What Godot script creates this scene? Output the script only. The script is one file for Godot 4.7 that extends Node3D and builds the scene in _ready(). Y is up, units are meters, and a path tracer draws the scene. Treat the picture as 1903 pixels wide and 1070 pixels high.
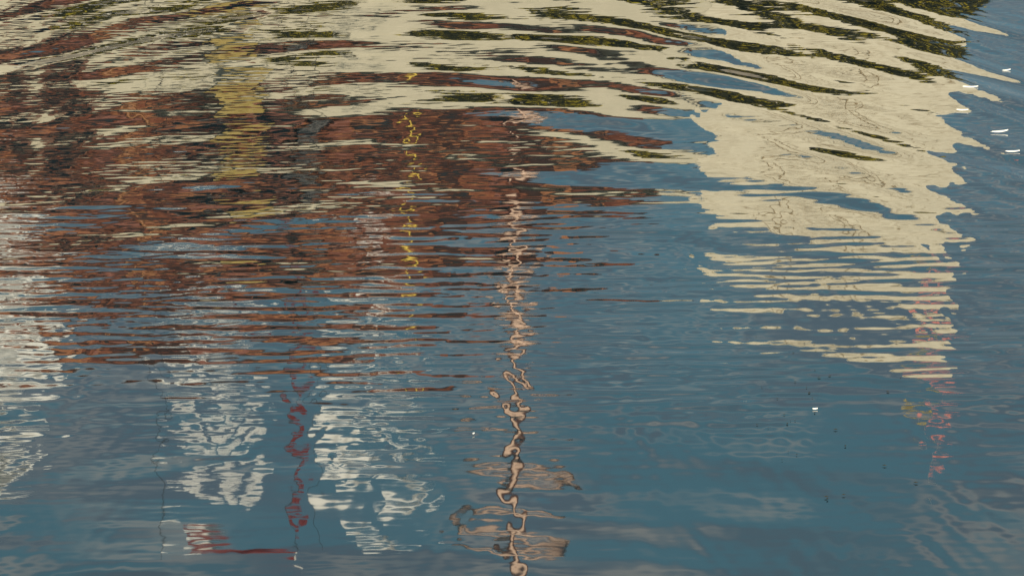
extends Node3D
# A patch of rippled harbour water seen through a long lens; a moored fishing boat across the
# water is what it mirrors.  Camera looks along -Z.  d = -z is the distance from the quay.

var rng := RandomNumberGenerator.new()
var taken := {}
var M := {}

func _ready():
	rng.seed = 71
	# ---------------------------------------------------------------- camera
	var cam := Camera3D.new()
	cam.name = "camera"
	cam.fov = 6.0
	cam.near = 0.5
	cam.far = 4000.0
	cam.position = Vector3(0, 5, 0)
	cam.rotation_degrees = Vector3(-12, 0, 0)
	add_child(cam)
	cam.current = true
	# ---------------------------------------------------------------- sky, sun, exposure
	var env := Environment.new()
	env.background_mode = Environment.BG_SKY
	var sky := Sky.new()
	sky.sky_material = make_sky()
	env.sky = sky
	env.tonemap_mode = Environment.TONE_MAPPER_LINEAR
	env.tonemap_exposure = 1.75
	env.sdfgi_enabled = true
	env.ssao_enabled = true
	env.ssil_enabled = true
	var we := WorldEnvironment.new()
	we.name = "world_environment"
	we.environment = env
	add_child(we)
	var sun := DirectionalLight3D.new()
	sun.name = "sun"
	sun.light_energy = 1.25
	sun.light_color = Color(1.0, 0.94, 0.83)
	sun.light_angular_distance = 0.5
	sun.shadow_enabled = true
	sun.rotation_degrees = Vector3(-33, 7, 0)
	add_child(sun)
	# ---------------------------------------------------------------- setting and things
	make_materials()
	build_water()
	build_ground()
	build_house()
	build_block()
	build_shrubs()
	build_boats()
	build_floating()

# ====================================================================== helpers
func numbered(n: String) -> String:
	if not taken.has(n):
		taken[n] = 0
		return n
	taken[n] += 1
	return "%s_%03d" % [n, taken[n]]

func thing(called: String, label: String, category: String, at := Vector3.ZERO, group := "") -> Node3D:
	var o := Node3D.new()
	o.name = numbered(called)
	add_child(o)
	o.position = at
	tag(o, label, category, group)
	return o

func tag(o: Node, label: String, category: String, group := ""):
	o.set_meta("label", label)
	o.set_meta("category", category)
	if group != "":
		o.set_meta("group", group)

func obj(called: String, mesh: Mesh, mat: Material, parent: Node = self) -> MeshInstance3D:
	var o := MeshInstance3D.new()
	o.name = called
	o.mesh = mesh
	if mat:
		o.material_override = mat
	parent.add_child(o, true)
	return o

func node(called: String, parent: Node) -> Node3D:
	var o := Node3D.new()
	o.name = called
	parent.add_child(o, true)
	return o

func begin() -> SurfaceTool:
	var st := SurfaceTool.new()
	st.begin(Mesh.PRIMITIVE_TRIANGLES)
	return st

func finish(st: SurfaceTool, smooth := false) -> ArrayMesh:
	st.generate_normals()
	return st.commit()

func quad(st: SurfaceTool, a: Vector3, b: Vector3, c: Vector3, e: Vector3, sg := -1):
	# front face: a, b, c, e run clockwise seen from the front
	st.set_smooth_group(sg)
	for p in [a, b, c, a, c, e]:
		st.add_vertex(p)

func bevel_box(st: SurfaceTool, c: Vector3, s: Vector3, bv := 0.006, bas := Basis.IDENTITY):
	var h := s / 2
	var b: float = min(bv, min(h.x, min(h.y, h.z)) * 0.45)
	var f := func(v: Vector3) -> Vector3: return c + bas * v
	for ax in 3:
		var u := (ax + 1) % 3
		var w := (ax + 2) % 3
		for sg in [-1.0, 1.0]:
			var ps := []
			for k in [[-1, -1], [1, -1], [1, 1], [-1, 1]]:
				var v := Vector3.ZERO
				v[ax] = sg * h[ax]
				v[u] = k[0] * (h[u] - b)
				v[w] = k[1] * (h[w] - b)
				ps.append(f.call(v))
			if sg > 0:
				quad(st, ps[3], ps[2], ps[1], ps[0])
			else:
				quad(st, ps[0], ps[1], ps[2], ps[3])
	for ax in 3:
		var u := (ax + 1) % 3
		var w := (ax + 2) % 3
		for su in [-1.0, 1.0]:
			for sw in [-1.0, 1.0]:
				var ps := []
				for k in [[-1, 0], [1, 0], [1, 1], [-1, 1]]:
					var v := Vector3.ZERO
					v[ax] = k[0] * (h[ax] - b)
					v[u] = su * (h[u] - (b if k[1] == 1 else 0.0))
					v[w] = sw * (h[w] - (0.0 if k[1] == 1 else b))
					ps.append(f.call(v))
				if su * sw > 0:
					quad(st, ps[3], ps[2], ps[1], ps[0])
				else:
					quad(st, ps[0], ps[1], ps[2], ps[3])
	for sx in [-1.0, 1.0]:
		for sy in [-1.0, 1.0]:
			for sz in [-1.0, 1.0]:
				var p := f.call(Vector3(sx * h.x, sy * (h.y - b), sz * (h.z - b)))
				var q := f.call(Vector3(sx * (h.x - b), sy * h.y, sz * (h.z - b)))
				var r := f.call(Vector3(sx * (h.x - b), sy * (h.y - b), sz * h.z))
				st.set_smooth_group(-1)
				for v in ([p, r, q] if sx * sy * sz > 0 else [p, q, r]):
					st.add_vertex(v)

func box_mesh(s: Vector3, bv := 0.006, c := Vector3.ZERO, bas := Basis.IDENTITY) -> ArrayMesh:
	var st := begin()
	bevel_box(st, c, s, bv, bas)
	return finish(st)

func tube(st: SurfaceTool, pts: Array, radii: Array, n := 12, closed := false):
	var m := pts.size()
	var rings := []
	var side := Vector3.ZERO
	for i in m:
		var t: Vector3
		if closed:
			t = (pts[(i + 1) % m] - pts[(i - 1 + m) % m]).normalized()
		else:
			t = (pts[min(i + 1, m - 1)] - pts[max(i - 1, 0)]).normalized()
		if side == Vector3.ZERO:
			side = t.cross(Vector3(0.31, 0.2, 0.93)).normalized()
		side = (side - t * side.dot(t)).normalized()
		var up := t.cross(side)
		var ring := []
		for k in n:
			var a := TAU * k / n
			ring.append(pts[i] + (side * cos(a) + up * sin(a)) * radii[min(i, radii.size() - 1)])
		rings.append(ring)
	var last := m if closed else m - 1
	for i in last:
		for k in n:
			var k2 := (k + 1) % n
			var r0: Array = rings[i]
			var r1: Array = rings[(i + 1) % m]
			quad(st, r0[k], r1[k], r1[k2], r0[k2], 1)
	if not closed:
		for e in [0, m - 1]:
			for k in n:
				var k2 := (k + 1) % n
				st.set_smooth_group(-1)
				var tri: Array = [pts[e], rings[e][k], rings[e][k2]] if e == 0 else [pts[e], rings[e][k2], rings[e][k]]
				for v in tri:
					st.add_vertex(v)

func tube_mesh(pts: Array, radii: Array, n := 12, closed := false) -> ArrayMesh:
	var st := begin()
	tube(st, pts, radii, n, closed)
	return finish(st)

func ring_points(c: Vector3, r: float, n: int, tilt := Basis.IDENTITY, squash := 1.0) -> Array:
	var a := []
	for k in n:
		var t := TAU * k / n
		a.append(c + tilt * Vector3(cos(t) * r, 0, sin(t) * r * squash))
	return a

# a lathe about y: profile of Vector2(radius, height)
func lathe_mesh(profile: Array, n := 20) -> ArrayMesh:
	var st := begin()
	for i in profile.size() - 1:
		var p: Vector2 = profile[i]
		var q: Vector2 = profile[i + 1]
		for k in n:
			var a := TAU * k / n
			var b := TAU * (k + 1) / n
			var v := [Vector3(p.x * cos(a), p.y, p.x * sin(a)), Vector3(q.x * cos(a), q.y, q.x * sin(a)), Vector3(q.x * cos(b), q.y, q.x * sin(b)), Vector3(p.x * cos(b), p.y, p.x * sin(b))]
			quad(st, v[0], v[3], v[2], v[1], 1)
	return finish(st)

func mat(color: Color, rough := 0.7, metal := 0.0) -> StandardMaterial3D:
	# color holds real-world (linear) base colour
	var m := StandardMaterial3D.new()
	m.albedo_color = color.linear_to_srgb()
	m.roughness = rough
	m.metallic = metal
	return m

func noise_tex(freq: float, ramp: Array, seed_ := 1, normal := false, strength := 4.0, kind := FastNoiseLite.TYPE_SIMPLEX_SMOOTH) -> NoiseTexture2D:
	var n := FastNoiseLite.new()
	n.noise_type = kind
	n.seed = seed_
	n.frequency = freq
	n.fractal_octaves = 4
	var t := NoiseTexture2D.new()
	t.width = 256
	t.height = 256
	t.seamless = true
	t.noise = n
	if normal:
		t.as_normal_map = true
		t.bump_strength = strength
	elif ramp.size() > 0:
		var g := Gradient.new()
		g.offsets = PackedFloat32Array(ramp.map(func(p): return p[0]))
		g.colors = PackedColorArray(ramp.map(func(p): return p[1]))
		t.color_ramp = g
	return t

func worn(color: Color, other: Color, rough: float, scale_: Vector3, seed_: int, at := 0.55) -> StandardMaterial3D:
	# paint or wood with a second tone in irregular patches
	var m := StandardMaterial3D.new()
	m.albedo_texture = noise_tex(0.02, [[0.0, other.linear_to_srgb()], [max(at - 0.2, 0.01), color.lerp(other, 0.45).linear_to_srgb()], [at, color.linear_to_srgb()], [1.0, color.linear_to_srgb()]], seed_)
	m.uv1_triplanar = true
	m.uv1_world_triplanar = true
	m.uv1_scale = scale_
	m.roughness = rough
	return m

func make_materials():
	M.cream_house = worn(Color(0.52, 0.495, 0.385), Color(0.66, 0.62, 0.50), 0.5, Vector3(0.8, 2.2, 0.8), 33, 0.45)
	M.cream = worn(Color(0.68, 0.645, 0.52), Color(0.46, 0.41, 0.29), 0.45, Vector3(0.35, 0.7, 0.35), 3, 0.55)
	M.cream_trim = worn(Color(0.78, 0.72, 0.54), Color(0.5, 0.42, 0.27), 0.5, Vector3(2, 2, 2), 4, 0.4)
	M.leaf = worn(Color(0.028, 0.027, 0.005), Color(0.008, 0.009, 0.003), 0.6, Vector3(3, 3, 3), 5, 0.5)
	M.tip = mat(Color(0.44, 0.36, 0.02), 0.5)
	M.stain = mat(Color(0.30, 0.22, 0.11), 0.7)
	M.bark = mat(Color(0.05, 0.035, 0.02), 0.9)
	M.stone = worn(Color(0.22, 0.20, 0.17), Color(0.1, 0.09, 0.07), 0.9, Vector3(0.5, 0.5, 0.5), 7)
	M.paving = worn(Color(0.25, 0.23, 0.2), Color(0.18, 0.16, 0.14), 0.9, Vector3(0.5, 0.5, 0.5), 8)
	M.weed = worn(Color(0.16, 0.14, 0.012), Color(0.012, 0.014, 0.004), 0.7, Vector3(9, 9, 9), 5, 0.62)
	M.bottom = worn(Color(0.018, 0.02, 0.012), Color(0.01, 0.01, 0.008), 0.6, Vector3(2, 2, 2), 6)
	for k in 4:
		var s: float = [1.0, 0.78, 1.18, 0.6][k]
		M["timber%d" % k] = worn(Color(0.22 * s, 0.075 * s, 0.03 * s), Color(0.09 * s, 0.028 * s, 0.012 * s), 0.5, Vector3(1.2, 5, 1.2), 10 + k, 0.5)
	for k in 6:
		var c: Color = [Color(0.19, 0.060, 0.028), Color(0.14, 0.044, 0.022), Color(0.25, 0.085, 0.04), Color(0.045, 0.017, 0.010), Color(0.38, 0.16, 0.07), Color(0.29, 0.12, 0.085)][k]
		M["tile%d" % k] = worn(c, c * 0.5, 0.6, Vector3(1.5, 1.5, 1.5), 30 + k, 0.5)
	M.copper = mat(Color(0.33, 0.14, 0.05), 0.5)
	M.hull_dark = mat(Color(0.03, 0.035, 0.05), 0.4)
	M.red2 = mat(Color(0.50, 0.06, 0.05), 0.7)
	M.roof = worn(Color(0.10, 0.035, 0.018), Color(0.05, 0.02, 0.012), 0.6, Vector3(1, 1, 1), 16)
	M.dark = mat(Color(0.012, 0.010, 0.009), 0.6)
	M.slate = mat(Color(0.014, 0.013, 0.014), 0.5)
	M.glass = mat(Color(0.006, 0.007, 0.008), 0.06)
	M.bluegrey = worn(Color(0.12, 0.125, 0.13), Color(0.09, 0.045, 0.03), 0.5, Vector3(2, 2, 2), 17)
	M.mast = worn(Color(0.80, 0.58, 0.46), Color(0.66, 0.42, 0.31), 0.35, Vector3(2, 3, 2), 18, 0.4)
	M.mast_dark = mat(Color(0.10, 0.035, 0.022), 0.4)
	M.brass = mat(Color(0.90, 0.66, 0.12), 0.35, 0.25)
	M.yellow = worn(Color(0.46, 0.35, 0.06), Color(0.36, 0.24, 0.03), 0.6, Vector3(4, 4, 4), 19)
	M.banner = worn(Color(0.34, 0.24, 0.03), Color(0.52, 0.48, 0.34), 0.7, Vector3(6, 11, 6), 29, 0.55)
	M.white = mat(Color(0.86, 0.88, 0.87), 0.7)
	M.canvas = worn(Color(0.86, 0.88, 0.87), Color(0.66, 0.68, 0.70), 0.8, Vector3(1.2, 3, 1.2), 27, 0.45)
	M.red = mat(Color(0.17, 0.010, 0.009), 0.7)
	M.pink = mat(Color(0.75, 0.27, 0.24), 0.7)
	M.net = worn(Color(0.10, 0.032, 0.016), Color(0.02, 0.009, 0.006), 0.9, Vector3(4, 4, 4), 20, 0.6)
	M.rope = mat(Color(0.45, 0.38, 0.26), 0.9)
	M.deck = worn(Color(0.16, 0.09, 0.05), Color(0.1, 0.05, 0.03), 0.8, Vector3(2, 2, 2), 21)
	M.steel = mat(Color(0.5, 0.5, 0.48), 0.35, 0.8)
	M.feather = mat(Color(0.82, 0.81, 0.77), 0.8)
	M.wrack = mat(Color(0.02, 0.018, 0.008), 0.6)

func make_sky() -> PanoramaSkyMaterial:
	var w := 3072
	var h := 1536
	var data := PackedFloat32Array()
	data.resize(w * h * 3)
	var n := FastNoiseLite.new()
	n.noise_type = FastNoiseLite.TYPE_SIMPLEX_SMOOTH
	n.seed = 9
	n.frequency = 1.0
	n.fractal_octaves = 2
	n.fractal_gain = 0.55
	var n2: FastNoiseLite = n.duplicate()
	n2.seed = 23
	n2.fractal_octaves = 2
	var zen := Vector3(0.070, 0.175, 0.225)
	var hor := Vector3(0.130, 0.265, 0.335)
	var pale := Vector3(0.37, 0.37, 0.34)
	var dim := Vector3(0.120, 0.165, 0.205)
	for y in h:
		var el := (0.5 - (y + 0.5) / h) * PI
		var ce := cos(el)
		var se := sin(el)
		var base := zen.lerp(hor, pow(1.0 - clampf(se, 0, 1), 3.0))
		var sc := 1.0 / (maxf(se, 0.0) + 0.03)
		var o := y * w * 3
		for x in w:
			var c := Vector3(0.10, 0.14, 0.16)
			if el > -0.03:
				# flat cloud layer: project on a plane overhead, squeezed near the horizon
				var az := (x + 0.5) / w * TAU
				var qx := cos(az) * ce * sc
				var qz := sin(az) * ce * sc
				var a := n2.get_noise_2d(qx * 2.6 + 7.0, qz * 2.6)
				var b := n.get_noise_2d(qx * 5.0, qz * 5.0)
				c = base.lerp(dim, 0.9 * smoothstep(-0.45, 0.45, a))
				c = c.lerp(pale, 0.75 * smoothstep(0.0, 0.7, b))
			data[o] = c.x
			data[o + 1] = c.y
			data[o + 2] = c.z
			o += 3
	var img := Image.create_from_data(w, h, false, Image.FORMAT_RGBF, data.to_byte_array())
	var m := PanoramaSkyMaterial.new()
	m.panorama = ImageTexture.create_from_image(img)
	return m

# ====================================================================== water
var wave_sets := []

func add_waves(count: int, lmin: float, lmax: float, dir0: float, spread: float, slope: float, zone: String, curve := 0.0):
	# slope: r.m.s. slope of the whole set
	for i in count:
		var L := lmin * pow(lmax / lmin, (i + rng.randf()) / count)
		var k := TAU / L
		var a := dir0 + rng.randfn(0, 1) * spread
		var amp := slope / k * sqrt(2.0 / count) * rng.randf_range(0.7, 1.3)
		wave_sets.append({"kx": k * sin(a), "kd": k * cos(a), "amp": amp, "ph": rng.randf() * TAU, "zone": zone, "curve": curve, "L": L})

func sstep(a: float, b: float, x: float) -> float:
	return smoothstep(a, b, x)

func height_grid(x0: float, d0: float, nx: int, nd: int, sx: float, sd: float, lmin: float) -> PackedFloat32Array:
	var H := PackedFloat32Array()
	H.resize(nx * nd)
	var zones := {}
	var patch := FastNoiseLite.new()
	patch.noise_type = FastNoiseLite.TYPE_SIMPLEX_SMOOTH
	patch.frequency = 1.0
	patch.fractal_octaves = 2
	for zn in ["far", "mid", "fine", "long", "near", "side"]:
		var acc := PackedFloat32Array()
		acc.resize(nx * nd)
		for wv in wave_sets:
			if wv.zone != zn or wv.L < lmin:
				continue
			var kx: float = wv.kx
			var kd: float = wv.kd
			var amp: float = wv.amp
			var ph: float = wv.ph
			var cv: float = wv.curve
			var cd := PackedFloat32Array()
			var sdn := PackedFloat32Array()
			cd.resize(nd)
			sdn.resize(nd)
			for j in nd:
				var p := kd * (d0 + j * sd) + ph
				cd[j] = cos(p) * amp
				sdn[j] = sin(p) * amp
			var cx := PackedFloat32Array()
			var sxn := PackedFloat32Array()
			cx.resize(nx)
			sxn.resize(nx)
			for i in nx:
				var X := x0 + i * sx
				var p := kx * X + kd * cv * (X + 0.6) * (X + 0.6)
				cx[i] = cos(p)
				sxn[i] = sin(p)
			for j in nd:
				var a := cd[j]
				var b := sdn[j]
				var o := j * nx
				for i in nx:
					acc[o + i] += a * cx[i] - b * sxn[i]
		patch.seed = hash(zn) % 1000
		for j in nd:
			var dd := d0 + j * sd
			var wz := 1.0
			var px := 0.7
			var pd := 0.5
			match zn:
				"far": wz = 0.22 + 0.78 * sstep(22.5, 27.5, dd)
				"mid": wz = sstep(19.6, 22.6, dd) * (1.0 - 0.85 * sstep(24.5, 27.5, dd))
				"fine": wz = 0.15 + 0.85 * sstep(20.0, 24.0, dd)
				"side": wz = (1.0 - 0.5 * sstep(23.0, 26.0, dd)) * (0.5 + 0.5 * sstep(19.8, 21.0, dd))
				"near": wz = (0.35 + 0.65 * (1.0 - sstep(19.5, 22.5, dd))) * (0.55 + 0.45 * sstep(19.8, 21.0, dd))
			if zn == "long":
				px = 0.0
				pd = 0.0
			var o := j * nx
			for i in nx:
				var g := 1.0
				if zn == "fine":
					# the breeze ruffles the left of the patch more than the lee on the right
					g = 0.45 + 1.05 * (1.0 - smoothstep(-1.6, 0.9, x0 + i * sx))
				if px > 0.0:
					g *= clampf(1.0 + 1.1 * patch.get_noise_2d((x0 + i * sx) * px, dd * pd), 0.25, 2.0)
				H[o + i] += acc[o + i] * wz * g
	return H

func grid_surface(mesh: ArrayMesh, x0: float, x1: float, d0: float, d1: float, sx: float, sd: float, lmin: float, fade: float, hole: Rect2):
	var nx := int(round((x1 - x0) / sx)) + 1
	var nd := int(round((d1 - d0) / sd)) + 1
	var H := height_grid(x0, d0, nx, nd, sx, sd, lmin)
	var V := PackedVector3Array()
	var N := PackedVector3Array()
	V.resize(nx * nd)
	N.resize(nx * nd)
	for j in nd:
		for i in nx:
			var X := x0 + i * sx
			var D := d0 + j * sd
			var e: float = min(min(X - x0, x1 - X), min(D - d0, d1 - D))
			if hole.size.x > 0:
				var ox: float = max(max(hole.position.x - X, X - hole.end.x), max(hole.position.y - D, D - hole.end.y))
				e = min(e, max(ox, 0.0))
			var f := clampf(e / fade, 0.0, 1.0)
			H[j * nx + i] *= f * f * (3 - 2 * f)
			V[j * nx + i] = Vector3(X, H[j * nx + i], -D)
	for j in nd:
		var ja: int = max(j - 1, 0)
		var jb: int = min(j + 1, nd - 1)
		for i in nx:
			var ia: int = max(i - 1, 0)
			var ib: int = min(i + 1, nx - 1)
			var gx := (H[j * nx + ib] - H[j * nx + ia]) / ((ib - ia) * sx)
			var gd := (H[jb * nx + i] - H[ja * nx + i]) / ((jb - ja) * sd)
			N[j * nx + i] = Vector3(-gx, 1.0, gd).normalized()
	var I := PackedInt32Array()
	for j in nd - 1:
		for i in nx - 1:
			if hole.size.x > 0:
				var cx := x0 + (i + 0.5) * sx
				var cd := d0 + (j + 0.5) * sd
				if cx > hole.position.x and cx < hole.end.x and cd > hole.position.y and cd < hole.end.y:
					continue
			var a := j * nx + i
			I.append_array(PackedInt32Array([a, a + nx, a + nx + 1, a, a + nx + 1, a + 1]))
	var arr := []
	arr.resize(Mesh.ARRAY_MAX)
	arr[Mesh.ARRAY_VERTEX] = V
	arr[Mesh.ARRAY_NORMAL] = N
	arr[Mesh.ARRAY_INDEX] = I
	mesh.add_surface_from_arrays(Mesh.PRIMITIVE_TRIANGLES, arr)

func build_water():
	# dir 0 = the crests lie across the view
	add_waves(16, 0.55, 1.5, 0.0, 0.45, 0.0125, "far", 0.30)
	add_waves(8, 0.28, 0.5, 0.0, 0.6, 0.0040, "far", 0.25)
	add_waves(20, 0.10, 0.34, 0.07, 0.20, 0.0088, "mid")
	add_waves(18, 0.04, 0.13, 0.0, 0.5, 0.0048, "fine")
	add_waves(5, 1.6, 3.4, 0.1, 0.5, 0.0028, "long")
	add_waves(8, 0.35, 0.9, 0.05, 0.4, 0.0019, "near")
	add_waves(6, 0.08, 0.15, 0.0, 0.2, 0.0010, "near")
	add_waves(10, 0.06, 0.14, 1.38, 0.06, 0.0038, "side")
	add_waves(10, 0.06, 0.14, -1.38, 0.06, 0.0038, "side")
	var mesh := ArrayMesh.new()
	grid_surface(mesh, -3.6, 3.6, 17.4, 34.2, 0.0125, 0.0125, 0.0, 0.25, Rect2())
	grid_surface(mesh, -13.2, 13.2, 6.6, 55.8, 0.1, 0.12, 0.3, 1.0, Rect2(-3.6, 17.4, 7.2, 16.8))
	var st := begin()
	var far := 1500.0
	for r in [[-far, far, 55.8, far], [-far, far, -far, 6.6], [-far, -13.2, 6.6, 55.8], [13.2, far, 6.6, 55.8]]:
		quad(st, Vector3(r[0], 0, -r[2]), Vector3(r[0], 0, -r[3]), Vector3(r[1], 0, -r[3]), Vector3(r[1], 0, -r[2]))
	st.generate_normals()
	st.commit(mesh)
	var m := mat(Color(0.004, 0.011, 0.014), 0.0)
	m.metallic_specular = 1.0
	m.roughness = 0.02
	var o := obj("water", mesh, m)
	o.set_meta("kind", "structure")
	o.set_meta("label", "rippled harbour water mirroring cream houses, masts and blue sky")

# ====================================================================== the waterfront
const QUAY := 53.0
const QTOP := 2.0

func build_ground():
	var q := obj("quay_wall", box_mesh(Vector3(260, QTOP + 3.0, 2.0), 0.05, Vector3(-124.0, (QTOP - 3.0) / 2, -QUAY - 1.0)), M.stone)
	q.set_meta("kind", "structure")
	var st := begin()
	quad(st, Vector3(-254, QTOP - 0.03, -QUAY - 1.9), Vector3(-254, QTOP - 0.03, -QUAY - 90), Vector3(6, QTOP - 0.03, -QUAY - 90), Vector3(6, QTOP - 0.03, -QUAY - 1.9))
	st.generate_normals()
	var g := obj("pavement", st.commit(), M.paving)
	g.set_meta("kind", "structure")

func window_part(parent: Node, at: Vector3, w: float, h: float, fm: Material, called := "window"):
	var f := obj(called, frame_mesh(w, h, 0.07, 0.09), fm, parent)
	f.position = at
	obj("pane", box_mesh(Vector3(w - 0.06, h - 0.06, 0.014), 0.002, Vector3(0, 0, -0.005)), M.glass, f)
	obj("glazing_bar", box_mesh(Vector3(0.035, h - 0.08, 0.04), 0.004, Vector3(0, 0, 0.006)), fm, f)
	obj("sill", box_mesh(Vector3(w + 0.2, 0.06, 0.16), 0.01, Vector3(0, -h / 2 - 0.07, 0.05)), M.cream_trim, f)

func wall_mesh(x0: float, x1: float, y0: float, y1: float, z0: float, z1: float) -> ArrayMesh:
	return box_mesh(Vector3(x1 - x0, y1 - y0, z1 - z0), 0.02, Vector3((x0 + x1) / 2, (y0 + y1) / 2, (z0 + z1) / 2))

func tile_mesh(w: float, l: float, bulge: float) -> ArrayMesh:
	# a pantile in the plane x (across) / -z (up the slope), rounded across
	var st := begin()
	var n := 5
	for i in n:
		var a := float(i) / n
		var b := float(i + 1) / n
		var ya := 0.022 + bulge * sin(a * PI)
		var yb := 0.022 + bulge * sin(b * PI)
		var xa := (a - 0.5) * w
		var xb := (b - 0.5) * w
		quad(st, Vector3(xa, ya, 0), Vector3(xa, ya - 0.02, -l), Vector3(xb, yb - 0.02, -l), Vector3(xb, yb, 0), 1)
		quad(st, Vector3(xa, ya - 0.03, 0), Vector3(xa, ya, 0), Vector3(xb, yb, 0), Vector3(xb, yb - 0.03, 0))
	return finish(st)

func build_house():
	var z := -57.03
	var h := thing("waterfront_house", "long cream house with a red brown tiled roof and dormers facing the water", "house", Vector3(0, 0, 0))
	var eave := 5.28
	obj("wall", wall_mesh(-16.0, 2.4, QTOP - 0.05, eave, z - 7.0, z), M.cream_house, h)
	# windows of the upper floor, dark in the render
	for wx in [-5.35, -4.72, -7.0, -8.5, -10.0]:
		window_part(h, Vector3(wx, 4.72, z + 0.03), 0.42, 0.55, M.timber3)
	for wx in [-5.0, -3.2, -0.6, 1.0, -7.4, -9.6]:
		window_part(h, Vector3(wx, 3.2, z + 0.03), 0.8, 1.0, M.timber3)
	obj("gutter", tube_mesh([Vector3(-16.0, eave - 0.02, z + 0.30), Vector3(2.0, eave - 0.02, z + 0.30)], [0.055], 8), M.dark, h)
	# roof: slope from the eaves to the ridge
	var roof := node("roof", h)
	var a := deg_to_rad(42)
	var e0 := Vector3(0, eave + 0.0, z + 0.25)
	var up := Vector3(0, sin(a), -cos(a))
	var nrm := Vector3(0, cos(a), sin(a))
	var L := 4.25
	var st := begin()
	var P := func(X: float, t: float) -> Vector3: return e0 + up * (t * L) + Vector3(X, 0, 0) - nrm * 0.01
	quad(st, P.call(-16.0, 0.0), P.call(-16.0, 1.0), P.call(-1.6, 1.0), P.call(1.6, 0.15))
	st.set_smooth_group(-1)
	for v in [P.call(-16.0, 0.0), P.call(1.6, 0.15), P.call(1.6, 0.0)]:
		st.add_vertex(v)
	# back slope and gable ends, so that the roof is closed
	var bk := func(X: float, t: float) -> Vector3: return Vector3(X, 0, 0) + e0 + Vector3(0, sin(a) * t * L, -2 * cos(a) * L + cos(a) * t * L)
	quad(st, bk.call(1.6, 0.0), bk.call(-1.6, 1.0), bk.call(-16.0, 1.0), bk.call(-16.0, 0.0))
	for v in [P.call(1.6, 0.0), P.call(1.6, 0.15), P.call(-1.6, 1.0), P.call(1.6, 0.0), P.call(-1.6, 1.0), bk.call(1.6, 0.0)]:
		st.set_smooth_group(-1)
		st.add_vertex(v)
	obj("roof_deck", finish(st), M.roof, roof)
	var tw := 0.30
	var tl := 0.42
	var shapes := [tile_mesh(tw, tl, 0.05), tile_mesh(tw, tl, 0.06), tile_mesh(tw * 0.98, tl, 0.045)]
	var bas := Basis(Vector3(1, 0, 0), nrm, Vector3(1, 0, 0).cross(nrm))
	var far := begin()
	var tn := FastNoiseLite.new()
	tn.seed = 5
	tn.frequency = 0.8
	var rows := int(L / 0.36)
	for r in rows:
		for c in 60:
			var X := 1.44 - c * tw
			var t := r * 0.36 / L
			var edge := lerpf(1.6, -1.6, clampf((t - 0.15) / 0.85, 0, 1))
			if X + tw / 2 > edge or X < -15.9:
				continue
			var v := tn.get_noise_2d(X * 0.6, r * 0.45) + rng.randfn(0, 0.16)
			var tone := 3 if v < -0.18 else (1 if v < -0.05 else (0 if v < 0.08 else (2 if v < 0.22 else (5 if v < 0.36 else 4))))
			if c % 9 == 3 and rng.randf() < 0.6:
				tone = 4
			var tr := Transform3D(bas.rotated(Vector3(1, 0, 0), -0.05 + rng.randfn(0, 0.012)), e0 + up * (r * 0.36) + Vector3(X, 0, 0) + nrm * 0.015)
			if X > -6.6:
				var p := obj("tile", shapes[rng.randi() % 3], M["tile%d" % tone], roof)
				p.transform = tr
			else:
				far.append_from(shapes[0], 0, tr)
	var rest := obj("tiles_beyond", far.commit(), M.tile0, roof)
	rest.set_meta("kind", "stuff")
	obj("ridge", tube_mesh([e0 + up * L + Vector3(-16, 0.02, 0), e0 + up * L + Vector3(-1.6, 0.02, 0)], [0.11], 8), M.tile3, roof)
	# dormers
	for d in [[-3.3, 0.6, M.timber3], [-2.55, 0.42, M.timber3], [-4.75, 0.5, M.timber3], [-6.3, 0.6, M.timber3]]:
		var X: float = d[0]
		var w: float = d[1]
		var dm := node("dormer", h)
		obj("box", wall_mesh(X - w / 2, X + w / 2, 5.55, 6.18, z - 1.3, z + 0.03), M.timber1, dm)
		obj("dormer_roof", wall_mesh(X - w / 2 - 0.07, X + w / 2 + 0.07, 6.19, 6.25, z - 1.5, z + 0.10), M.bluegrey, dm)
		obj("pane", wall_mesh(X - w / 2 + 0.05, X + w / 2 - 0.05, 5.60, 6.14, z + 0.02, z + 0.045), M.glass, dm)
	for sk in [[-4.2, 0.55, 0.5], [-3.0, 0.40, 0.62], [-1.45, 0.28, 0.45], [-0.45, 0.35, 0.7], [-5.2, 0.30, 0.5], [0.7, 0.15, 0.5], [-2.45, 0.66, 0.4]]:
		var so := node("skylight", h)
		so.transform = Transform3D(bas, e0 + up * (L * sk[1]) + Vector3(sk[0], 0, 0) + nrm * 0.10)
		obj("frame", box_mesh(Vector3(sk[2], 0.08, 0.42), 0.012), M.dark, so)
		obj("pane", box_mesh(Vector3(sk[2] - 0.1, 0.01, 0.34), 0.002, Vector3(0, 0.043, 0)), M.slate, so)
	# a tall blue grey hoist bay rising through the eaves
	var bay := node("hoist_bay", h)
	obj("boarding", wall_mesh(-2.26, -2.02, 5.5, 6.3, z - 1.4, z + 0.42), M.bluegrey, bay)
	obj("cap", wall_mesh(-2.31, -1.97, 6.31, 6.36, z - 1.6, z + 0.5), M.bluegrey, bay)
	# orange stained chimney flue and low brown lean-to boards at the far end of the roof
	obj("flue", tube_mesh([Vector3(-3.95, 5.3, z + 0.28), Vector3(-3.95, 7.0, z + 0.22)], [0.05], 8), M.copper, h)

	var sg := thing("banner", "tall yellow banner on brackets on the cream house wall", "banner", Vector3(-2.85, 4.6, z))
	obj("cloth", cloth_mesh([Vector3(-0.24, 0, 0.5), Vector3(0.24, 0.0, 0.5), Vector3(0.24, 0.75, 0.5), Vector3(-0.24, 0.75, 0.5)], 0.05), M.banner, sg)
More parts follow.
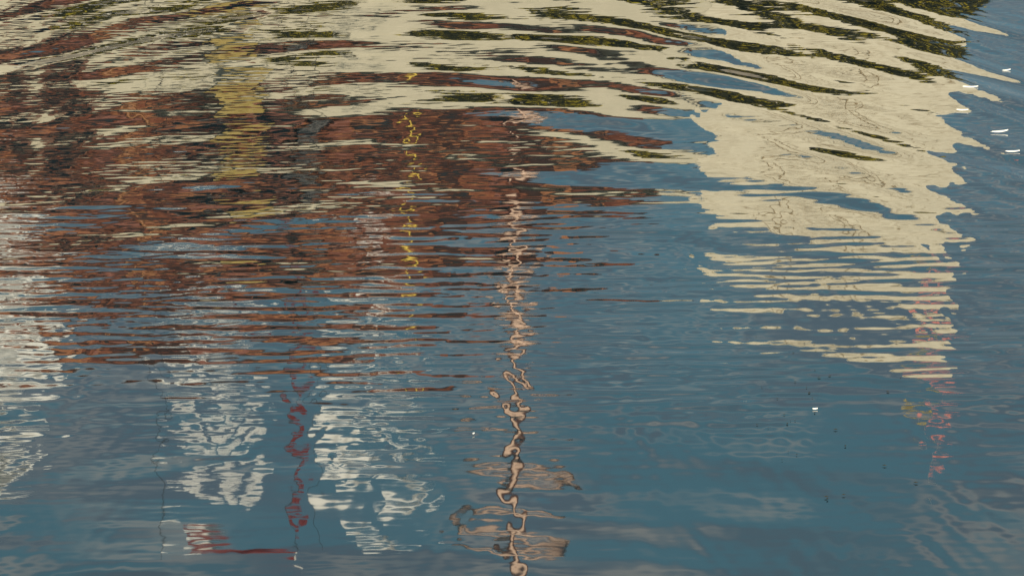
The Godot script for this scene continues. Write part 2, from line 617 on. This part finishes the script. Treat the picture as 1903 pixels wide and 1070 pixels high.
	for y in [-0.02, 0.77]:
		obj("bracket", tube_mesh([Vector3(-0.26, y, 0.5), Vector3(0.26, y, 0.5), Vector3(0.26, y, 0.02)], [0.012], 6), M.dark, sg)

func prism_mesh(o: Array, z0: float, z1: float) -> ArrayMesh:
	# an upright outline (clockwise seen from +z) with depth
	var st := begin()
	var idx := Geometry2D.triangulate_polygon(PackedVector2Array(o))
	for t in range(0, idx.size(), 3):
		var a: Vector2 = o[idx[t]]
		var b: Vector2 = o[idx[t + 1]]
		var c: Vector2 = o[idx[t + 2]]
		if (b - a).cross(c - a) > 0:
			var x := b
			b = c
			c = x
		st.set_smooth_group(-1)
		for p in [a, b, c]:
			st.add_vertex(Vector3(p.x, p.y, z1))
		for p in [a, c, b]:
			st.add_vertex(Vector3(p.x, p.y, z0))
	for k in o.size():
		var a: Vector2 = o[k]
		var b: Vector2 = o[(k + 1) % o.size()]
		quad(st, Vector3(a.x, a.y, z1), Vector3(a.x, a.y, z0), Vector3(b.x, b.y, z0), Vector3(b.x, b.y, z1))
	return finish(st)

func build_block():
	var z := 0.0
	var b := thing("corner_building", "tall plain cream building with flat parapet at the end of the waterfront", "building", Vector3(2.05, 0, -57.0))
	b.rotation.y = deg_to_rad(-3.2)
	var outline := [Vector2(0.0, QTOP - 0.05), Vector2(0.0, 6.25), Vector2(0.4, 6.75), Vector2(1.5, 7.0), Vector2(2.60, 7.32), Vector2(2.60, QTOP - 0.05)]
	obj("wall", prism_mesh(outline, z - 6.0, z), M.cream, b)
	for k in [[0.10, 1.9, 5.02], [0.6, 2.7, 5.62], [1.2, 2.5, 6.35]]:
		obj("joint_strip", wall_mesh(k[0], k[1], k[2], k[2] + 0.018, z + 0.002, z + 0.02), M.stain, b)
	for k in [[0.9, 4.5], [1.55, 5.3], [2.15, 5.75], [0.55, 6.1], [2.45, 4.9], [1.2, 5.9], [1.9, 6.6]]:
		obj("wall_anchor", wall_mesh(k[0] - 0.05, k[0] + 0.05, k[1], k[1] + 0.05, z + 0.002, z + 0.03), M.stain, b)
	for k in 3:
		var p: Vector2 = outline[k + 1]
		var q: Vector2 = outline[k + 2]
		obj("coping", box_mesh(Vector3(p.distance_to(q) - 0.004, 0.06, 6.1), 0.012, Vector3.ZERO), M.cream_trim, b).transform = Transform3D(Basis(Vector3(0, 0, 1), (q - p).angle()), Vector3((p.x + q.x) / 2, (p.y + q.y) / 2 + 0.033, z - 2.98))
	# a rusty climbing frame of thin rods for a creeper
	for x in [0.72, 0.86, 1.48, 1.62]:
		obj("trellis_rod", tube_mesh([Vector3(x, 5.0, z + 0.03), Vector3(x + 0.02, 6.9, z + 0.03)], [0.008], 6), M.stain, b)
	for k in 9:
		var yy := 5.1 + k * 0.21
		obj("trellis_rod", tube_mesh([Vector3(0.6 + (k % 3) * 0.2, yy, z + 0.045), Vector3(1.3 + (k % 4) * 0.25, yy + 0.01, z + 0.045)], [0.007], 6), M.stain, b)
	for wx in [0.75, 1.95]:
		window_part(b, Vector3(wx, 3.1, z + 0.03), 0.7, 0.8, M.timber3)
	var f := thing("flagpole", "thin flagpole with small pink and yellow pennants above the cream parapet", "flagpole", Vector3(4.46, 7.0, -56.95))
	obj("pole", tube_mesh([Vector3.ZERO, Vector3(0.0, 2.4, 0)], [0.005, 0.003], 6), M.steel, f)
	for g in [[0.05, 0.34, 0.16, "pink"], [0.42, 0.62, -0.14, "pink"], [0.68, 0.86, 0.15, "pink"], [0.92, 1.02, 0.10, "pink"], [1.08, 1.2, -0.16, "yellow"], [1.25, 1.36, 0.28, "pink"], [1.42, 1.5, -0.22, "yellow"], [1.6, 1.68, 0.24, "pink"], [2.0, 2.05, 0.1, "pink"]]:
		obj("pennant", pennant_mesh(g[0], g[1], g[2], 0.35), M[g[3]], f)

func pennant_mesh(lo: float, hi: float, w: float, taper: float) -> ArrayMesh:
	var mid := (lo + hi) / 2
	return cloth_mesh([Vector3(0.012 * sign(w), lo, 0.0), Vector3(w, lerpf(lo, mid, taper) - 0.05 * absf(w), 0.0), Vector3(w, lerpf(hi, mid, taper) - 0.05 * absf(w), 0.0), Vector3(0.012 * sign(w), hi, 0.0)] if w > 0 else [Vector3(w, lerpf(lo, mid, taper) - 0.05 * absf(w), 0.0), Vector3(0.012 * sign(w), lo, 0.0), Vector3(0.012 * sign(w), hi, 0.0), Vector3(w, lerpf(hi, mid, taper) - 0.05 * absf(w), 0.0)], 0.13 * absf(w))

func build_shrubs():
	# a line of clipped broom shrubs on the quay; their yellow green tips carry painted sun sparkle
	var list := [[-4.25, 3.78, 0.5, "leftmost olive shrub on the quay, under the dark house windows"], [-3.35, 3.78, 0.42, "small olive shrub on the quay left of the yellow banner"], [-2.15, 3.86, 0.45, "rounded olive shrub on the quay just right of the yellow banner"], [-0.6, 3.80, 0.5, "low olive shrub on the quay left of the pink mast"], [0.55, 3.90, 0.55, "broad olive shrub on the quay right of the pink mast"], [1.55, 3.95, 0.6, "olive shrub on the quay before the roof's right end"], [2.6, 4.0, 0.6, "dense olive shrub at the left edge of the tall cream building"], [3.45, 4.05, 0.55, "olive shrub before the middle of the tall cream building"], [4.2, 4.28, 0.5, "tallest olive shrub, at the outer corner of the cream building"]]
	for s in list:
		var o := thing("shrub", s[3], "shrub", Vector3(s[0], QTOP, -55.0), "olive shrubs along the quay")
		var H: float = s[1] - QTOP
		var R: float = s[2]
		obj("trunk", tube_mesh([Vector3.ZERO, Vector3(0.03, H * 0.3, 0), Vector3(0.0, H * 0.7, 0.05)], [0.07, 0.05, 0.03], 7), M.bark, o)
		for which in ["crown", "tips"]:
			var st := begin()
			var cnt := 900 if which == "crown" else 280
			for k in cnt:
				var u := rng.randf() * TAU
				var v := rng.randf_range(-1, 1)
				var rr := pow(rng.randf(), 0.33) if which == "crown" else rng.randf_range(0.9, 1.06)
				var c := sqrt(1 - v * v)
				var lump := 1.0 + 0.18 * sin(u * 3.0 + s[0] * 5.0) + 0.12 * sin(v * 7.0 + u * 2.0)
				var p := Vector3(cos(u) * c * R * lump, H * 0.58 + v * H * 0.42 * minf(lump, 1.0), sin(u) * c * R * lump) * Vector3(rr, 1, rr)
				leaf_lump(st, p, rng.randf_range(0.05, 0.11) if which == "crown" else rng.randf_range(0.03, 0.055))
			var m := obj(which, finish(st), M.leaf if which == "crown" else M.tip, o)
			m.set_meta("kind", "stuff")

# ====================================================================== boats with their masts
func half_beam(X: float, y: float, len_: float, beam: float) -> float:
	var t := absf(X) / (len_ / 2)
	var b := beam * pow(maxf(1.0 - pow(t, 2.2 if X < 0 else 3.0), 0.0), 0.6)
	return b * (0.8 + 0.2 * clampf((y + 0.2) / 0.8, 0, 1)) + 0.015

func hull_parts(b: Node3D, len_: float, beam: float, m: Material):
	var xs := []
	for k in 33:
		xs.append(-cos(k / 32.0 * PI) * len_ / 2)
	var top := func(X: float) -> float: return 0.62 + 0.28 * pow(X / (len_ / 2), 2)
	for side in [1.0, -1.0]:
		for r in 6:
			var st := begin()
			for i in xs.size() - 1:
				var c := []
				for X in [xs[i], xs[i + 1]]:
					var y0: float = lerpf(-0.3, top.call(X), r / 6.0)
					var y1: float = lerpf(-0.3, top.call(X), (r + 1) / 6.0)
					c.append(Vector3(X, y0, side * (half_beam(X, y0, len_, beam) + 0.015)))
					c.append(Vector3(X, y1, side * half_beam(X, y1, len_, beam)))
				if side > 0:
					quad(st, c[0], c[1], c[3], c[2], 1)
				else:
					quad(st, c[2], c[3], c[1], c[0], 1)
			obj("plank", finish(st), m if r > 1 else M.bottom, b)
		var pts := []
		for X in xs:
			pts.append(Vector3(X, top.call(X) + 0.01, side * half_beam(X, top.call(X), len_, beam)))
		obj("rail", tube_mesh(pts, [0.03], 8), M.timber2, b)
	var dk := begin()
	for i in xs.size() - 1:
		var c := []
		for X in [xs[i], xs[i + 1]]:
			var y: float = top.call(X) - 0.1
			c.append(Vector3(X, y, half_beam(X, y, len_, beam) - 0.01))
			c.append(Vector3(X, y, -half_beam(X, y, len_, beam) + 0.01))
		quad(dk, c[0], c[1], c[3], c[2])
	obj("deck", finish(dk), M.deck, b)
	obj("cabin", box_mesh(Vector3(len_ * 0.3, 0.6, beam * 1.1), 0.05, Vector3(-len_ * 0.08, 0.85, 0)), M.white, b)
	for s in [-1.0, 0.0, 1.0]:
		obj("porthole", tube_mesh([Vector3(-len_ * 0.08 + s * 0.5, 0.95, beam * 0.54), Vector3(-len_ * 0.08 + s * 0.5, 0.95, beam * 0.57)], [0.10], 14), M.glass, b)

func build_boats():
	var y := thing("yacht", "white yacht at the left with a white sail of battened panels hoisted", "boat", Vector3(-5.3, 0, -49.0))
	hull_parts(y, 7.0, 1.15, M.white)
	obj("mast", tube_mesh([Vector3(0.1, 0.5, 0), Vector3(0.1, 9.0, 0)], [0.06, 0.035], 12), M.steel, y)
	for p in [[4.72, 4.84, 0.9, 0.75], [5.05, 5.28, 0.75, 1.0], [5.50, 5.66, 0.95, 1.15], [5.72, 6.02, 1.15, 1.25], [6.06, 6.40, 1.2, 1.05], [6.62, 6.72, 0.75, 0.8], [6.86, 7.02, 0.95, 0.9], [7.05, 7.22, 0.85, 0.6]]:
		obj("sail_panel", cloth_mesh([Vector3(0.17, p[0], 0.0), Vector3(0.17 + p[2] * 0.85, p[0] + 0.03, 0.0), Vector3(0.17 + p[3] * 0.85, p[1], 0.0), Vector3(0.17, p[1], 0.0)], 0.16, 12), M.canvas, y)
	obj("boom", tube_mesh([Vector3(0.1, 1.9, 0), Vector3(2.6, 2.0, 0)], [0.05], 8), M.steel, y)

	# flagged marker poles standing along the quay edge
	var zq := -QUAY - 0.6
	marker("white flagged pole on the quay left of the dark red flags", Vector3(-3.55, QTOP, zq), 7.1, [[4.7, 5.5, 0.75, "white", 0.0], [6.63, 6.96, 0.5, "white", 0.0]], "dark")
	marker("white flagged pole on the quay right of the dark red flags", Vector3(-1.98, QTOP, zq), 7.1, [[4.1, 4.75, 0.75, "white", 0.0], [5.4, 5.75, 0.8, "white", 0.0], [5.9, 6.4, 0.9, "white", 0.0], [6.0, 6.3, 0.5, "white", 0.3], [6.56, 6.96, 0.7, "white", 0.0]], "dark")
	marker("thin dark staff on the quay with narrow red flags and a long red pennant", Vector3(-2.2, QTOP, zq + 0.2), 7.35, [[5.0, 5.2, 0.10, "red", 0.1], [5.4, 5.55, 0.13, "red", 0.1], [5.72, 5.9, 0.09, "red", 0.1], [5.96, 6.22, 0.11, "red", 0.1], [6.34, 6.44, 0.13, "red", 0.1], [6.52, 6.69, 0.10, "red", 0.1]], "dark")
	var pn := thing("pennant", "long narrow dark red pennant drooping from the head of the thin dark staff", "pennant", Vector3(-2.2, QTOP, zq + 0.2))
	obj("cloth", cloth_mesh([Vector3(-1.08, 6.72, 0.02), Vector3(0.016, 7.10, 0.02), Vector3(0.016, 7.33, 0.02), Vector3(-1.08, 6.82, 0.02)], 0.10, 14), M.red, pn)
	obj("toggle", tube_mesh([Vector3(0.016, 7.16, 0.0), Vector3(0.016, 7.35, 0.0)], [0.012], 6), M.white, pn)
	var nt := thing("signal_cloth", "triangle of torn white cloth strips between the two white flagged poles", "cloth", Vector3(-3.55, QTOP, zq + 0.1))
	for k in 9:
		var f0 := k / 9.0
		var xl := 0.05 + 0.55 * f0
		var wd := lerpf(1.15, 0.35, f0)
		var yb := 5.72 + k * 0.072
		for q in 3:
			var a0 := xl + wd * (q + rng.randf_range(0.0, 0.35)) / 3.0
			var a1 := xl + wd * (q + rng.randf_range(0.6, 0.95)) / 3.0
			obj("strip", cloth_mesh([Vector3(a0, yb, 0), Vector3(a1, yb + 0.01, 0), Vector3(a1, yb + rng.randf_range(0.03, 0.065), 0), Vector3(a0, yb + rng.randf_range(0.03, 0.065), 0)], 0.02, 4), M.white, nt)
	# standing on the roof slope
	var ms := thing("signal_mast", "tall pink signal mast, painted with a sunlit front and dark shaded sides, with a round hoop on the tiled roof", "mast", Vector3(0.02, 5.75, -57.2))
	obj("pole", tube_mesh([Vector3(0.0, -0.3, 0), Vector3(0.03, 1.0, 0), Vector3(0.0, 2.2, 0), Vector3(0.06, 5.4, 0)], [0.070, 0.066, 0.060, 0.044], 14), M.mast_dark, ms)  # dark brown stands in for the shaded sides of the mast
	obj("painted_sun_strip", tube_mesh([Vector3(0.0, 0.1, 0.066), Vector3(0.03, 1.0, 0.056), Vector3(0.0, 2.2, 0.05), Vector3(0.06, 5.4, 0.034)], [0.024, 0.036, 0.032, 0.025], 8), M.mast, ms)  # sunlit front of the round mast, painted as a pale strip
	var hp := Vector3(0.03, 3.74, 0)
	# a broad pale band, its shaded edges painted as two dark rims
	obj("hoop", lathe_mesh([Vector2(0.575, -0.045), Vector2(0.59, -0.04), Vector2(0.59, 0.04), Vector2(0.575, 0.045), Vector2(0.575, -0.045)], 48), M.mast, ms).position = hp
	for e in [-0.05, 0.05]:
		obj("hoop_shade_edge", tube_mesh(ring_points(hp + Vector3(0, e, 0), 0.583, 48), [0.014], 6, true), M.mast_dark, ms)
	for q in [0.0, PI]:
		obj("spoke", tube_mesh([hp + Vector3(cos(q) * 0.05, 0, 0), hp + Vector3(cos(q) * 0.575, 0, 0)], [0.012], 6), M.mast, ms)
	for c in [[0.95, 0.22, 0.34], [1.50, 0.19, 0.16], [2.05, 0.13, 0.12]]:
		obj("lantern", lathe_mesh([Vector2(0, 0), Vector2(c[1] * 0.8, 0), Vector2(c[1], c[2] * 0.2), Vector2(c[1], c[2] * 0.8), Vector2(c[1] * 0.7, c[2]), Vector2(0, c[2] * 1.05)]), M.mast, ms).position = Vector3(0.015, c[0], 0.03)
		obj("lantern_band", tube_mesh(ring_points(Vector3(0.015, c[0] + c[2] * 0.5, 0.03), c[1] + 0.004, 20), [0.022], 6, true), M.mast_dark, ms)
	var fl := thing("board_sign", "small faded red board on the tiled roof right of the signal mast", "sign", Vector3(0.62, 5.62, -57.25))
	obj("board", box_mesh(Vector3(0.55, 0.13, 0.03), 0.006), M.red2, fl)
	obj("edge_strip", box_mesh(Vector3(0.59, 0.025, 0.045), 0.004, Vector3(0, 0.085, 0)), M.white, fl)
	var g := thing("finial", "slender gilded finial on the brown roof left of the signal mast", "finial", Vector3(-1.08, 5.7, -57.2))
	obj("shaft", tube_mesh([Vector3(0, -0.2, 0), Vector3(0, 1.0, 0)], [0.022, 0.016], 10), M.brass, g)
	for y2 in [0.25, 0.6, 0.95]:
		obj("knob", lathe_mesh([Vector2(0, 0), Vector2(0.035, 0.02), Vector2(0.045, 0.05), Vector2(0.03, 0.08), Vector2(0, 0.1)], 12), M.brass, g).position = Vector3(0, y2, 0)

func marker(label: String, at: Vector3, tall: float, flags: Array, pole_mat: String):
	var o := thing("flag_staff", label, "flag staff", at)
	obj("staff", tube_mesh([Vector3.ZERO, Vector3(0.02, tall, 0)], [0.008, 0.004], 8), M[pole_mat], o)
	for f in flags:
		if f[4] > 0.0:
			obj("flag", pennant_mesh(f[0], f[1], f[2], f[4]), M[f[3]], o)
			continue
		# a tattered flag: a few strips of uneven length and height
		var y: float = f[0]
		while y < f[1]:
			var hgt := rng.randf_range(0.03, 0.10)
			var st := pennant_mesh(y, y + hgt, f[2] * rng.randf_range(0.3, 0.8), 0.4)
			var p := obj("flag_strip", st, M[f[3]], o)
			p.position.x = f[2] * rng.randf_range(0.0, 0.8 if absf(f[2]) > 0.4 else 0.3)
			y += hgt + rng.randf_range(0.05, 0.14)

func frame_mesh(w: float, h: float, t: float, dp: float) -> ArrayMesh:
	var st := begin()
	for s in [-1.0, 1.0]:
		bevel_box(st, Vector3(0, s * (h / 2), 0), Vector3(w + t, t, dp), 0.006)
		bevel_box(st, Vector3(s * (w / 2), 0, 0), Vector3(t, h - t - 0.004, dp - 0.006), 0.006)
	return finish(st)

func leaf_lump(st: SurfaceTool, p: Vector3, s: float):
	var a := rng.randf() * TAU
	var u := Vector3(cos(a), sin(a), 0.25) * s
	var v := Vector3(-sin(a), cos(a), 0.1) * s * 0.55
	var w := Vector3(0, 0, 0.5) * s
	for q in [[u, v], [v, -u], [-u, -v], [-v, u]]:
		st.set_smooth_group(-1)
		st.add_vertex(p + w)
		st.add_vertex(p + q[1])
		st.add_vertex(p + q[0])

func cloth_mesh(corners: Array, wave: float, n := 10) -> ArrayMesh:
	# corners: four points; a hanging cloth with folds, 4 mm thick
	var st := begin()
	var P := func(u: float, v: float, off: float) -> Vector3:
		var p: Vector3 = corners[0].lerp(corners[1], u).lerp(corners[3].lerp(corners[2], u), v)
		return p + Vector3(0, 0, wave * u * sin(u * 9.0 + v * 2.5) + off)
	for i in n:
		for j in n:
			var u0 := float(i) / n
			var u1 := float(i + 1) / n
			var v0 := float(j) / n
			var v1 := float(j + 1) / n
			quad(st, P.call(u0, v0, 0.002), P.call(u0, v1, 0.002), P.call(u1, v1, 0.002), P.call(u1, v0, 0.002), 1)
			quad(st, P.call(u1, v0, -0.002), P.call(u1, v1, -0.002), P.call(u0, v1, -0.002), P.call(u0, v0, -0.002), 2)
	return finish(st)

# ====================================================================== small things afloat
func build_floating():
	var spots := [[1860, 246, 0.045, 20.0, "curled white feather, largest of those adrift right of the cream reflection"], [1805, 163, 0.04, -8.0, "thin white reflected dash, shaped as a feather lying flat off the tip of the cream reflection"], [1884, 283, 0.035, 4.0, "thin white reflected dash, shaped as a feather, lowest of those adrift near the blue right edge"], [1872, 132, 0.026, 30.0, "small white reflected dash, shaped as a feather, highest of those adrift near the blue right edge"], [1790, 206, 0.03, -14.0, "small white reflected dash, shaped as a feather, between the curled one and the cream reflection"], [1516, 762, 0.010, 10.0, "tiny white feather alone on open blue water below the cream bars"], [880, 808, 0.007, 60.0, "tiny pale feather left of the reflected signal mast"]]
	for s in spots:
		var el: float = deg_to_rad(12.0 + (s[1] - 535.0) * 6.0 / 1070.0)
		var d: float = 5.0 / tan(el)
		var X: float = (s[0] - 951.5) * 9.787e-5 * d / cos(el)
		var f := thing("feather", s[4], "feather", Vector3(X, 0.004, -d))  # beside the cream, all but the curled one are white reflections given shape
		f.rotation.y = deg_to_rad(s[3])
		var L: float = s[2]
		var st := begin()
		for i in 8:
			var u0 := i / 8.0
			var u1 := (i + 1) / 8.0
			var w0 := L * 0.3 * sin(PI * pow(u0, 0.8))
			var w1 := L * 0.3 * sin(PI * pow(u1, 0.8))
			var y0 := L * 0.35 * (u0 - 0.4) * (u0 - 0.4)
			var y1 := L * 0.35 * (u1 - 0.4) * (u1 - 0.4)
			quad(st, Vector3((u0 - 0.5) * 2 * L, y0, w0), Vector3((u0 - 0.5) * 2 * L, y0 + 0.004, -w0), Vector3((u1 - 0.5) * 2 * L, y1 + 0.004, -w1), Vector3((u1 - 0.5) * 2 * L, y1, w1), 1)
		obj("vane", finish(st), M.feather, f)
		obj("quill", tube_mesh([Vector3(-L * 1.15, 0.003, 0), Vector3(0, L * 0.06 + 0.002, 0), Vector3(L, L * 0.13, 0)], [0.0012], 5), M.feather, f)
	# dark crumbs of weed scattered on open water
	var wk := begin()
	for k in 34:
		var c := Vector3(1.25 + rng.randfn(0, 0.28), 0.004, -21.2 + rng.randfn(0, 0.8))
		var a := rng.randf() * TAU
		var L := rng.randf_range(0.004, 0.012)
		var u := Vector3(cos(a), 0, sin(a)) * L
		var v := Vector3(-sin(a), 0, cos(a)) * L * 0.4
		for t in [[u, v], [v, -u], [-u, -v], [-v, u]]:
			wk.set_smooth_group(-1)
			wk.add_vertex(c + Vector3(0, L * 0.3, 0))
			wk.add_vertex(c + t[0])
			wk.add_vertex(c + t[1])
	var crumbs := obj("weed_crumbs", finish(wk), M.wrack)
	crumbs.set_meta("kind", "stuff")
	tag(crumbs, "dark crumbs of weed scattered over the open blue water", "weed")
